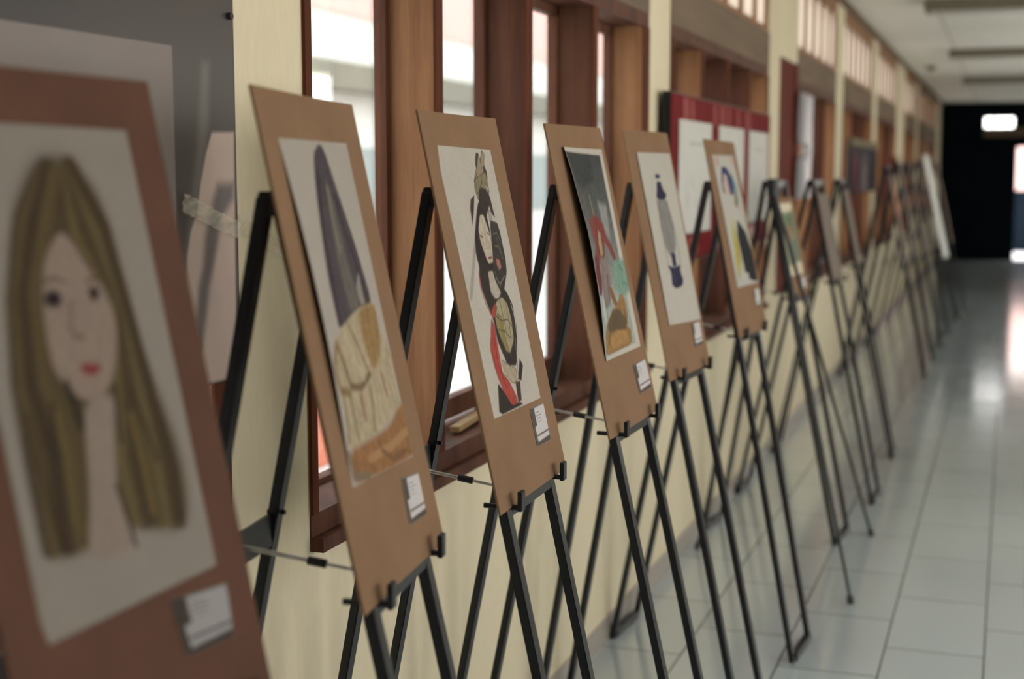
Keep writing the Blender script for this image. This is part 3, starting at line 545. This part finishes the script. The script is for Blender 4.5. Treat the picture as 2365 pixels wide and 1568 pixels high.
# timber windows of the left wall, one per bay between the pilasters
def window_bay(n, y0, y1, posts, pw=0.05, zs=ZS, first=False, open_clear=True):
    root = empty('window_%d' % n, (XW, y0, 0)); root['kind'] = 'structure'
    L = y1-y0
    f = MB(); f.box(-.15, .004, 0, L, zs, zs+.045); f.box(-.15, .004, 0, L, ZB0-.05, ZB0)
    f.build('window_frame', WOODB, root)
    f = MB(); f.box(-.14, .03, -.0, L, zs-.028, zs); f.build('window_sill', WOODB, root)
    edges = [0.0]
    for ip, (p, wd) in enumerate(posts):
        f = MB(); f.box(-.145, .002, p-y0, p-y0+wd, zs+.045, ZB0-.05); f.build('mullion', WOODB if 1 < ip < len(posts)-1 else WOOD, root)  # middle posts take the darker timber tone
        f = MB(); f.box(.002, .008, p-y0, p-y0+wd, zs+.045, ZB0-.05); f.build('mullion_edge', WOODD, root)
    ps = posts
    for i in range(len(ps)-1):
        a = ps[i][0]+ps[i][1]-y0; b = ps[i+1][0]-y0
        s = MB(); z0 = zs+.045; z1 = ZB0-.05; lo = .075 if (i > 0 or not first) else .012
        s.box(-.14, -.11, a, a+.022, z0, z1); s.box(-.14, -.11, b-.022, b, z0, z1)
        s.box(-.14, -.11, a, b, z0+(0 if lo < .05 else .02), z0+lo); s.box(-.14, -.11, a, b, z1-.03, z1)
        sash = s.build('sash', WOODB, root)
        g = MB(); g.box(-.128, -.124, a+.02, b-.02, z0, z1-.01); g.build('pane', GLASS, sash)
    return root

def clerestory(n, y0, y1, pitch=.42):
    root = empty('window_%d' % n, (XW, y0, 0)); root['kind'] = 'structure'
    L = y1-y0; k = max(2, round(L/pitch)); d = L/k
    f = MB(); f.box(-.09, -.004, 0, L, ZC-.10, ZC); f.box(-.09, -.004, 0, L, ZB1, ZB1+.03); f.build('window_frame', WOOD, root)
    for i in range(k+1):
        a = min(max(i*d-.025, 0), L-.05)
        f = MB(); f.box(-.05, -.004, a, a+.05, ZB1+.03, ZC-.10); f.build('mullion', WOOD, root)
    for i in range(k):
        g = MB(); g.box(-.026, -.020, i*d+.02, (i+1)*d-.02, ZB1+.03, ZC-.10); g.build('pane', FROST, root)

def even(y0, y1, pitch=.64, wd=.05):
    k = max(2, round((y1-y0)/pitch)); d = (y1-y0-wd)/k
    return [(y0+i*d, wd) for i in range(k+1)]

BAYS = [(-.5, 2.13, None), (2.432, 5.15, [(2.432, .026), (3.08, .045), (3.735, .055), (4.40, .055), (5.06, .09)]),
        (5.51, 7.89, None), (9.02, 11.07, None), (11.6, 14.07, None), (14.62, 17.1, None), (18.45, 20.6, None), (21.5, 23.4, None), (23.9, 26.25, None)]
n = 1
for (a, b, p) in BAYS:
    window_bay(n, a, b, p or even(a, b), first=(p is not None)); n += 1
    clerestory(n, a, b); n += 1
tn = 5
for (a, b, p) in BAYS:
    a2 = a if a != 9.02 else 8.31+.71
    f = MB(); f.box(XW-.10, XW+.006, a2, b, ZB0, ZB1); structure('trim_%d' % tn, f, BEAM); tn += 1
# maroon door leaf beside the pilaster
d = empty('door_1', (XW, 8.31, 0)); d['kind'] = 'structure'
f = MB(); f.box(-.06, -.005, 0.0, .71, ZS, 2.31); dl = f.build('door_leaf', REDWOOD, d)
f = MB(); f.box(-.005, .006, .62, .71, ZS, 2.31); f.build('door_stile', REDWOOD, d)

# the building across the yard and the ground outside
f = MB(); f.box(-30, XW-.16, -12, 60, -.45, -.20); structure('ground_outside', f, PAVE)
f = MB(); f.box(-5.3, -4.0, 4.5, 10.6, -.20, -.19); structure('paving_strip_outside', f, TERRA)
bl = empty('building', (-7, 20, -.2))
tag(bl, 'pale rendered building across the yard seen through the first timber window', 'building')
f = MB(); f.box(-3, 0, -32, 40, 0, 7.5)
wl = f.build('wall', FAC_W, bl)
f = MB(); f.box(0, .03, -32, 40, 1.83+1.75, 6.5); f.build('upper_wall', FAC_P, bl)
f = MB(); f.box(0, .35, -32, 40, 1.83+.90, 1.83+1.18); f.build('balcony_slab', FAC_G, bl)
f = MB(); f.box(0, .03, -32, 40, 1.83-.55, 1.83+.30); f.build('dado_band', FAC_B, bl)

# ceiling light fittings
def ceiling_light(y, label):
    r = empty('ceiling_light', (.15, y, CZ)); tag(r, label, 'ceiling light', 'ceiling lights across the corridor')
    MB().box(-.83, .85, -.17, .17, -.085, 0).build('housing', FIX, r, bevel=.006)
    MB().box(-.79, .81, -.13, .13, -.094, -.085).build('diffuser', FIXW, r)
    return r
for y, lb in ((2.4, 'unlit surface mounted ceiling light directly above the nearest boards'), (7.0, 'unlit surface mounted ceiling light second from the camera, above the frame'),
              (11.75, 'widest of the olive grey unlit ceiling light boxes, nearest the top right corner'), (16.4, 'middle one of the unlit olive grey ceiling light boxes in view'),
              (21.1, 'farthest and thinnest unlit ceiling light box before the dark end wall')):
    if y > 8: ceiling_light(y, lb)
sd = empty('smoke_detector', (-.99, 18.7, CZ)); tag(sd, 'small round dark smoke detector on the white ceiling near the windows', 'smoke detector')
MB().tube((0, 0, -.02), (0, 0, 0), .07, 24).build('base', FIX, sd)
MB().tube((0, 0, -.055), (0, 0, -.02), .03, 24, .058).build('sensor_cap', BLACK, sd)

# ------------------------------------------------------------------ easels
def make_easel(name, label, loc, yaw, ff, rf, H, zb, half=.13, wu=.029, wn=.017, tilt=None, peg=True, group='black easels in the row'):
    """loc = floor point below the top; local X towards the corridor, local Y away from the camera"""
    r = empty(name, loc, -yaw); tag(r, label, 'easel', group)
    ft = .0085; rt = -.0085
    def fx(z): return ff+(ft-ff)*z/H
    def rx(z): return -rf+(rt+rf)*z/H
    for s in (-1, 1):
        b = MB(); b.bar((ff, s*half, 0.004), (ft, s*half, H), wu, wn)
        leg = b.build('leg', BLACK, r, bevel=.002)
        # row of adjusting holes in the front face
        h = MB()
        for k in range(9):
            z = zb-.10-k*.105
            if z > .1: h.tube((fx(z)+wn/2/math.cos(math.atan(ff/H))-.001, s*half, z), (fx(z)+wn/2/math.cos(math.atan(ff/H))+.0006, s*half, z), .0035, 10)
        h.build('adjusting_hole', SLEEVE, leg)['kind'] = 'stuff'
        b = MB(); b.bar((-rf, s*half, 0.004), (rt, s*half, H-.004), wu, wn); b.build('leg', BLACK, r, bevel=.002)
    MB().box(ff-.012, ff+.012, -half+.014, half-.014, 0.002, .03).build('foot_bar', BLACK, r, bevel=.002)
    MB().box(-rf-.010, -rf+.014, -half+.014, half-.014, 0.002, .03).build('foot_bar', BLACK, r, bevel=.002)
    MB().box(-.016, .016, -half-.012, half+.012, H-.03, H+.003).build('hinge_plate', BLACK, r, bevel=.002)
    zl = zb-.008
    MB().box(fx(zl)-.006, fx(zl)+.010, -half+.014, half-.014, zl-.012, zl+.006).build('ledge_bar', BLACK, r)
    zc = zb+.03; xc = rx(zc)
    MB().box(xc-.003, xc+.003, -half+.014, half-.014, zc-.03, zc+.02).build('crossbar', BLACK, r)
    a = Vector((xc+.003, 0, zc-.005)); b_ = Vector((fx(zl)-.006, 0, zl+.004)); a.z += .004; mdl = a.lerp(b_, .50)
    rod = MB().tube(a, mdl, .0033).tube(mdl, b_, .0028).build('tie_rod', STEEL, r)
    MB().tube(a.lerp(b_, .44), a.lerp(b_, .56), .0065).build('sleeve', SLEEVE, rod)
    for s in (-1, 1):
        MB().tube((rx(zc+.02)-.013, s*half, zc+.02), (rx(zc+.02)+.016, s*half, zc+.02), .004, 10).build('bolt', SLEEVE, r)
        if peg:
            z = zb-.001; x = fx(z)
            p = MB().tube((x-.036, s*half, z), (x+.032, s*half, z), .0048, 12)
            p = p.build('board_peg', BLACK, r)
            t_ = MB(); t_.box(x+.028, x+.036, s*half-.011, s*half+.011, z-.005, z+.030)
            t_.build('peg_hook', BLACK, p, bevel=.001)
    return r

def board_frame(o, pose):
    x, y, z, yaw, tilt, rl = pose
    u = Vector((math.sin(yaw), math.cos(yaw), 0)); n = Vector((math.cos(yaw), -math.sin(yaw), 0))
    v = Vector((0, 0, 1))*math.cos(tilt)-n*math.sin(tilt)
    u2 = u*math.cos(rl)+v*math.sin(rl); v2 = v*math.cos(rl)-u*math.sin(rl); N = u2.cross(v2)
    M_ = Matrix(((u2.x, v2.x, N.x, x), (u2.y, v2.y, N.y, y), (u2.z, v2.z, N.z, z+EYE), (0, 0, 0, 1)))
    o.matrix_world = M_

def board_panel(name, W, H, m, label, cat, group, rough_edge=0.0, th=.004):
    b = MB()
    # slightly wavy cut edges
    b.box(-W/2, W/2, 0, H, -th, 0)
    bmesh.ops.subdivide_edges(b.bm, edges=b.bm.edges[:], cuts=10, use_grid_fill=True)
    rnd = random.Random(hash(label) % 1000 if False else len(label)*7+int(W*1000))
    bow = rnd.uniform(-.003, .003)
    for v in b.bm.verts:
        v.co.z += bow*((v.co.x/(W/2))**2) - 0.0
    o = b.build(name, m); tag(o, label, cat, group)
    return o

CARD_ITEMS = [('P', (96, 84, 76), .01, [(0, 0), (1, 0), (1, 1), (0, 1)]),
              ('P', (214, 208, 208), .02, [(.24, .03), (1, .02), (1, .84), (.12, .90), (.10, .50), (.24, .48)]),
              ('L', (70, 60, 62), .035, [(.14, .74), (.97, .71)]),
              ('L', (120, 112, 112), .012, [(.30, .16), (.55, .16)]), ('L', (120, 112, 112), .012, [(.30, .24), (.62, .24)]),
              ('L', (120, 112, 112), .012, [(.30, .32), (.55, .32)]), ('L', (120, 112, 112), .012, [(.30, .40), (.60, .40)])]

BOARD_INFO = {
 1: ('brown cardboard display board nearest the camera with a blurred portrait of a blonde woman', 'blonde portrait', (120, 200), 1.0),
 2: ('cardboard board second from the camera, its drawing a dark blade above gold folds', 'dark blade drawing', (170, 270), 1.0),
 3: ('cardboard board in sharp focus, its drawing a figure in black, gold and red', 'black, gold and red figure drawing', (270, 430), 1.0),
 4: ('cardboard board whose grey painting of a red robed figure curls at the left edge', 'curling grey painting with a red figure on a gold rock', (220, 350), 1.0),
 5: ('brown cardboard board with a drawing of a navy blue oil lantern on white paper', 'navy oil lantern drawing', (150, 240), 1.0),
 6: ('brown cardboard board with a blue haired figure in yellow and black, sixth from the camera', 'blue, yellow and black figure drawing', (130, 210), 1.0)}
BASE = {1: (210, 196, 182), 2: (196, 184, 172), 3: (212, 202, 188), 4: (218, 208, 194), 5: (212, 204, 190), 6: (210, 204, 192)}
EASEL_LB = {1: 'black steel easel nearest the camera, behind the blonde portrait board', 2: 'black steel easel carrying the board with the dark blade drawing',
            3: 'black steel easel holding the sharply focused board with the red, black and gold figure', 4: 'black steel easel under the board with the curling grey painting',
            5: 'black steel easel under the board with the navy lantern drawing', 6: 'black steel easel whose square foot bar shows on the tiles, under the blue haired figure'}
for k, B in BOARDS.items():
    sc = B['s']; pose = B['pose']; x, y, z, yaw, tilt, rl = pose
    lb, plab, res, g = BOARD_INFO[k]
    bd = board_panel('display_board', .40*sc, .6925*sc, CARD_DIM if k == 1 else CARD, lb, 'display board', 'cardboard display boards')
    board_frame(bd, pose)
    pr = [(a, b, .0014) for a, b in B['pr']]
    asp = (pr[0][1]-pr[3][1])/(pr[1][0]-pr[0][0])
    C = paint_sheet(res[0], res[1], asp, BASE[k], B['art'], seed=k*11, gain=.37 if k == 1 else .68, soft=(.22, 2) if k == 1 else (.2, 1) if k == 2 else (.12, 1), wash=.12 if k == 1 else .3, outline=((74, 62, 56), .009) if k == 3 else None)  # low gain on the first picture paints dim light into its colours
    if k == 4:
        lift = lambda s, t: .020*np.clip(1-s*2.2, 0, 1)**1.5*np.sin(np.pi*np.clip(t*.9+.08, 0, 1))+.0006*np.sin(t*19)*(1-s)
    elif k == 2:
        lift = lambda s, t: .009*np.clip(1-s*2.0, 0, 1)**1.5*np.sin(np.pi*np.clip(t, 0, 1))
    else:
        lift = lambda s, t: .0008*np.sin(np.pi*t)*(1-s)
    ps = sheet_mesh('picture_sheet', pr, C, PAINT, bd, lift); ps['label'] = plab
    lc = sheet_mesh('caption_card', [(a, b, .0016) for a, b in B['lb']], paint_sheet(60, 50, .72, (214, 208, 208), CARD_ITEMS, seed=3, wash=.03, gain=.42 if k == 1 else .78), PAINT, bd)  # first card darkened by gain for the same painted dimness
    lc['label'] = 'small white caption card with dark border and rows of print'
    # easel carrying it
    tl = tilt if k != 6 else tilt-.017
    off = .0155 if k != 6 else .024
    n_ = Vector((math.cos(yaw), -math.sin(yaw), 0)); base = Vector((x, y, 0)); zb = z+EYE; H = 1.605
    # centre line of the front leg: passes 'off' behind the board's foot
    ft = n_*(-off); foot = base+ft+n_*math.tan(tl)*zb; top = base+ft-n_*math.tan(tl)*(H-zb)
    org = top-n_*.0085
    ff = (foot-org).dot(n_); rf = (org.x-(-1.253))/math.cos(yaw)
    make_easel('easel', EASEL_LB[k], (org.x, org.y, 0), yaw, ff, rf, H, zb)

# farther easels: (y, yaw, x of the board's foot, tilt, easel height, board w, h, z of board foot)
WARMG = mat('greyish_brown_board', (0.17, 0.13, 0.10), (0.15, 0.115, 0.09), 6, .8)
GREYB = mat('mauve_grey_board', (0.15, 0.12, 0.10), (0.13, .10, .09), 6, .8)
BROWNB = mat('dark_brown_board', (.085, .06, .05), (.06, .045, .04), 6, .7)
DARKB = mat('charcoal_board', (0.035, 0.032, 0.034), (0.05, .042, .042), 6, .7)
WHITEB = mat('white_foam_board', (0.8, 0.8, 0.76), (.74, .74, .70), 6, .7)
FAR = [
 (6.35, .11, -.862, .205, 1.60, .32, .452, 1.085, CARD, 'small brown cardboard board with a green garden picture, seventh from the camera', 'black steel easel with its bare top showing above the small green picture', 'green'),
 (7.18, .05, -.790, .205, 1.60, .30, .446, 1.098, WARMG, 'small blank grey brown board just beyond the green picture', 'black steel easel behind the blank grey brown board', None),
 (8.35, -.02, -.800, .205, 1.60, .30, .446, 1.105, WARMG, 'small grey brown board last before the gap, on the easel with one thin leg', 'black steel easel with one thin front leg standing out on the tiles', None),
 (11.75, .0, -.755, .20, 1.70, .40, .74, .90, GREYB, 'tall mauve grey board with a torn orange picture in the far cluster', 'tall black easel first of the far cluster', 'orange'),
 (12.75, .0, -.735, .20, 1.73, .40, .86, .88, BROWNB, 'tall dark brown board behind the one with the orange picture', 'tall black easel second of the far cluster', None),
 (13.9, .0, -.720, .20, 1.74, .42, .90, .86, DARKB, 'tall charcoal board in the middle of the far cluster', 'tall black easel in the middle of the far cluster', None),
 (15.1, .0, -.700, .20, 1.76, .44, .95, .84, DARKB, 'tall charcoal board just in front of the white one', 'tall black easel just in front of the white board', None),
 (16.5, .07, -.640, .225, 1.78, .46, 1.17, .70, WHITEB, 'tall white board near the end of the row, standing out against the dark wall', 'tall black easel under the tall white board', None),
 (18.2, .0, -.640, .22, 1.76, .50, 1.0, .80, WARMG, 'last brown board of the row, partly behind the white one', 'farthest black easel in front of the dark end wall', None),
]
for i, (y, yaw, bx, tl, H, W, BH, zb, m, lb, elb, art) in enumerate(FAR):
    bd = board_panel('display_board', W, BH, m, lb, 'display board', 'small boards along the row' if y < 10 else 'tall boards at the far end')
    board_frame(bd, (bx, y, zb-EYE, yaw, tl, 0))
    if art == 'green':
        it = [('P', (214, 200, 170), .02, [(0, 0), (1, 0), (1, 1), (0, 1)]), ('P', (120, 132, 104), .06, [(.12, .14), (.92, .10), (.95, .82), (.10, .86)]),
              ('P', (92, 112, 84), .06, [(.3, .2), (.8, .15), (.7, .4), (.35, .5)]), ('P', (176, 110, 84), .08, [(.38, .32), (.55, .30), (.60, .50), (.42, .46)]),
              ('P', (150, 160, 96), .06, [(.2, .2), (.35, .22), (.3, .45)]), ('P', (110, 118, 104), .08, [(.3, .55), (.85, .5), (.8, .8), (.3, .78)])]
        ps = sheet_mesh('picture_sheet', [(-.125, .425, .0014), (.135, .425, .0014), (.135, .10, .0014), (-.125, .10, .0014)], paint_sheet(60, 80, 1.25, (214, 204, 180), it, seed=9), PAINT, bd)
        ps['label'] = 'green garden picture with cream margin'
        sheet_mesh('caption_card', [(.05, .085, .0016), (.125, .085, .0016), (.125, .03, .0016), (.05, .03, .0016)], paint_sheet(30, 25, .72, (214, 208, 208), CARD_ITEMS, wash=.03), PAINT, bd)
    if art == 'orange':
        it = [('P', (190, 92, 34), .06, [(.45, .15), (.9, .05), (.95, .5), (.7, .75), (.4, .5)]), ('P', (120, 80, 60), .06, [(.1, .6), (.5, .5), (.6, .9), (.15, .95)])]
        ps = sheet_mesh('picture_sheet', [(-.15, .68, .0014), (.15, .68, .0014), (.15, .25, .0014), (-.15, .25, .0014)], paint_sheet(40, 60, 1.4, (150, 130, 112), it, seed=5), PAINT, bd)
        ps['label'] = 'orange picture'
    n_ = Vector((math.cos(yaw), -math.sin(yaw), 0)); base = Vector((bx, y, 0)); ft = n_*(-.0155)
    foot = base+ft+n_*math.tan(tl)*zb; top = base+ft-n_*math.tan(tl)*(H-zb); org = top-n_*.0085
    ff = (foot-org).dot(n_); rf = (org.x-(-1.253))/math.cos(yaw)
    make_easel('easel', elb, (org.x, org.y, 0), yaw, ff, rf, H, zb)

# a thin tripod easel between the sixth and seventh
t = empty('tripod_easel', (-.93, 5.92, 0)); tag(t, 'thin black tripod easel without a board, its front leg splayed furthest onto the tiles', 'easel')
apex = Vector((0, 0, 1.60))
for p in ((.42, -.57, .004), (.40, .50, .004), (-.30, .02, .004)):
    MB().tube(p, apex-Vector((0, 0, .03)), .006, 12, .009).build('leg', BLACK, t)
    MB().tube((p[0], p[1], 0), (p[0]*.985, p[1]*.985, .03), .012, 12).build('rubber_foot', SLEEVE, t)
MB().tube(apex-Vector((0, 0, .06)), apex+Vector((0, 0, .012)), .024, 20).build('head', BLACK, t)

# ------------------------------------------------------------------ things on the wall
POSTER_ITEMS = [('P', (40, 44, 48), .25, [(0, 0), (.62, 0), (.70, .40), (0, .45)]),
 ('P', (104, 98, 92), .012, [(0.9446, 0.5111), (0.9556, 0.5114), (0.9531, 0.6022), (0.9354, 0.7083), (0.918, 0.8129), (0.9011, 0.9095), (0.8941, 0.9082), (0.9119, 0.7795), (0.9316, 0.6491), (0.9394, 0.567)]), ('P', (196, 172, 158), .004, [(0.9583, 0.6152), (0.9968, 0.6127), (0.9943, 0.7858), (0.9933, 0.9498), (0.9929, 0.9986), (0.9769, 0.9974), (0.9403, 0.9968), (0.93, 0.9672), (0.9334, 0.9375), (0.9108, 0.8781), (0.9093, 0.8449), (0.9132, 0.796), (0.9194, 0.7637), (0.9303, 0.7346), (0.9377, 0.6919), (0.9482, 0.6455)]), ('P', (106, 96, 94), .012, [(0.9656, 0.6921), (0.9948, 0.6907), (0.9941, 0.7165), (0.9718, 0.7466), (0.9652, 0.7802), (0.9566, 0.8168), (0.9481, 0.8498), (0.9412, 0.8996), (0.9345, 0.9384), (0.9236, 0.9336), (0.9229, 0.8966), (0.9297, 0.8475), (0.9379, 0.8149), (0.9429, 0.7685), (0.9511, 0.7422), (0.9574, 0.7155)])]
po = sheet_mesh('wall_poster', [(-1.270, .3, .75+EYE), (-1.270, 2.165, .75+EYE), (-1.270, 2.165, -.356+EYE), (-1.270, .3, -.356+EYE)],
                paint_sheet(420, 260, 1.106/1.865, (76, 68, 65), POSTER_ITEMS, seed=21, wash=.05), GLOSSY, None, thick=.003)
tag(po, 'large glossy charcoal poster with a pale pink shape, behind the nearest board', 'poster')
ws = MB().box(-1.266, -1.258, 1.20, 1.955, .75+.53, 1.832).build('paper_sheet', mat('dimmed_pale_paper', (.24, .205, .19), (.22, .185, .17), 4, .8))  # pale paper, its colour darkened to stand for the vignetted edge
tag(ws, 'pale blank sheet in front of the charcoal poster, above the blonde portrait', 'paper sheet')
MB().tube((-1.270, 2.148, 1.898), (-1.262, 2.148, 1.898), .006, 12).build('pin', SLEEVE, po)
# crinkled clear tape
tm, tt_, tb = new_mat('clear_adhesive_tape')
tb.inputs['Base Color'].default_value = (.75, .70, .55, 1); tb.inputs['Roughness'].default_value = .12; tb.inputs['Alpha'].default_value = .35; tb.inputs['Specular IOR Level'].default_value = 1.0
_n = tt_.nodes.new('ShaderNodeTexNoise'); _n.inputs['Scale'].default_value = 120; _c = tt_.nodes.new('ShaderNodeTexCoord'); tt_.links.new(_c.outputs['Object'], _n.inputs['Vector'])
_b = tt_.nodes.new('ShaderNodeBump'); _b.inputs['Strength'].default_value = .9; _b.inputs['Distance'].default_value = .004; tt_.links.new(_n.outputs['Fac'], _b.inputs['Height']); tt_.links.new(_b.outputs[0], tb.inputs['Normal'])
def tape(p0, p1, wd, xoff, label, seed):
    rnd = random.Random(seed); bm = bmesh.new(); N = 26; rows = []
    d = Vector(p1)-Vector(p0); d.normalize(); s = Vector((-d.y, d.x)) if False else Vector((0, -d.z, d.y))
    for i in range(N+1):
        q = Vector(p0).lerp(Vector(p1), i/N)
        row = []
        for j in range(5):
            c = q+s*(j/4-.5)*wd*(1+rnd.uniform(-.12, .12)); c.x = xoff+rnd.uniform(0, .006)
            row.append(bm.verts.new(c))
        rows.append(row)
    for i in range(N):
        for j in range(4): bm.faces.new((rows[i][j], rows[i+1][j], rows[i+1][j+1], rows[i][j+1]))
    me = bpy.data.meshes.new('clear_tape'); bmesh.ops.recalc_face_normals(bm, faces=bm.faces); bm.to_mesh(me); bm.free(); me.materials.append(tm)
    o = bpy.data.objects.new('clear_tape', me); COL.objects.link(o); tag(o, label, 'adhesive tape', 'clear tape on the poster'); return o
tape((-1.27, 1.985, EYE-.045), (-1.27, 2.16, EYE-.098), .030, -1.2665, 'crinkled clear tape across the lower part of the charcoal poster', 3)
tape((-1.28, 2.175, EYE-.085), (-1.28, 2.33, EYE-.140), .030, -1.2775, 'crinkled clear tape on the cream wall right of the charcoal poster', 4)

wo = MB().bar((-1.33, 3.33, .975), (-1.355, 3.60, .975), .026, .014, side=(1, 0, 0)).build('wooden_offcut', mat('pale_pine', (.36, .24, .10), (.30, .19, .08), 8, .6, stretch=(6, 1, 6)))
tag(wo, 'pale pine offcut lying in the second window recess left of the sharp board', 'wood offcut')

# red notice board
nb = empty('notice_board', (-1.225, 6.48, EYE)); tag(nb, 'wide red notice board with three white posters hung on the timber windows', 'notice board')
MB().box(-.035, -.002, -1.18, 1.18, -.35, .315).build('backing', BLACK, nb)
hd = []
for i, (a, c) in enumerate([(.045, 0), (.10, 1), (.125, 1), (.165, 1), (.20, 0), (.25, 0), (.36, 1), (.385, 0), (.42, 1), (.45, 1), (.50, 1), (.56, 0), (.60, 1), (.66, 0), (.70, 1), (.73, 1), (.78, 0)]):
    hd.append(('L', (176, 96, 86) if c else (126, 22, 32), .016, [(a, .035), (a+.004, .13)]))
hd += [('L', (170, 70, 76), .010, [(.285, .2), (.29, .85)]), ('L', (170, 70, 76), .010, [(.70, .2), (.70, .85)]),
       ('P', (190, 110, 104), .02, [(.16, .875), (.22, .875), (.22, .96), (.16, .96)]), ('P', (196, 150, 144), .02, [(.36, .875), (.44, .875), (.44, .97), (.36, .97)]), ('P', (205, 170, 160), .02, [(.72, .87), (.84, .87), (.84, .97), (.72, .97)])]
pn = sheet_mesh('panel', [(0, -1.175, .31), (0, 1.175, .31), (0, 1.175, -.345), (0, -1.175, -.345)], paint_sheet(240, 70, .655/2.35, (118, 8, 18), hd, seed=8), PAINT, nb, thick=.002)
for (a, b) in ((5.435, 6.07), (6.235, 6.86), (7.0, 7.58)):
    it = [('L', (150, 148, 140), .012, [(.25, .55), (.27, .75)]), ('L', (176, 174, 166), .008, [(.3, .2), (.7, .2)]), ('L', (176, 174, 166), .008, [(.2, .3), (.8, .3)]), ('L', (160, 158, 152), .01, [(.35, .45), (.6, .85)])]
    sheet_mesh('poster', [(.004, a-6.48, .215), (.004, b-6.48, .215), (.004, b-6.48, -.24), (.004, a-6.48, -.24)], paint_sheet(50, 36, .72, (206, 206, 198), it, seed=int(a*10)), PAINT, nb)

# white curtain strip by the maroon door
bm = bmesh.new(); rows = []
for j in range(25):
    tz = j/24; z = 2.135-tz*.66; y1 = 9.42-.02*tz; y0 = 8.90+(.30 if .45 < tz < .62 else 0)*math.sin((tz-.45)/.17*math.pi)*.8 if .45 < tz < .62 else 8.90
    rows.append([bm.verts.new((XW+.035+.02*math.sin(i*1.3+tz*2), y0+(y1-y0)*i/16, z)) for i in range(17)])
for j in range(24):
    for i in range(16): bm.faces.new((rows[j][i], rows[j][i+1], rows[j+1][i+1], rows[j+1][i]))
bmesh.ops.solidify(bm, geom=bm.faces[:], thickness=.003)
me = bpy.data.meshes.new('curtain'); bm.to_mesh(me); bm.free(); me.materials.append(CLOTH)
cu = bpy.data.objects.new('curtain', me); COL.objects.link(cu); tag(cu, 'narrow white cloth hanging on the window beside the maroon door panel', 'curtain')

nb2 = empty('picture_panel', (-1.25, 13.2, EYE)); tag(nb2, 'dark picture panel with an olive top strip on the windows beyond the second pilaster', 'picture panel')
it = [('P', (52, 50, 58), .05, [(0, 0), (1, 0), (1, 1), (0, 1)]), ('P', (120, 60, 76), .06, [(.10, .15), (.25, .15), (.28, .95), (.12, .95)]), ('P', (128, 112, 116), .08, [(.4, .3), (.6, .3), (.6, 1), (.35, 1)]), ('P', (88, 88, 92), .06, [(.45, .1), (.55, .1), (.6, .3), (.4, .3)])]
MB().box(-.03, -.001, -1.25, 1.25, -.16, .30).build('backing', DARKB, nb2)
sheet_mesh('picture_sheet', [(.002, -1.25, .24), (.002, 1.25, .24), (.002, 1.25, -.16), (.002, -1.25, -.16)], paint_sheet(60, 30, .2, (60, 58, 62), it), PAINT, nb2)
MB().box(.0, .012, -1.25, 1.25, .24, .30).build('top_strip', mat('olive_strip', (.13, .095, .02), None, 5, .6), nb2)
rc = MB().box(-1.262, -1.25, 15.0, 17.2, EYE-.22, EYE+.20).build('hanging_cloth', REDWOOD)
tag(rc, 'dark red cloth panel hung on the far windows right of the dark picture panel', 'cloth')
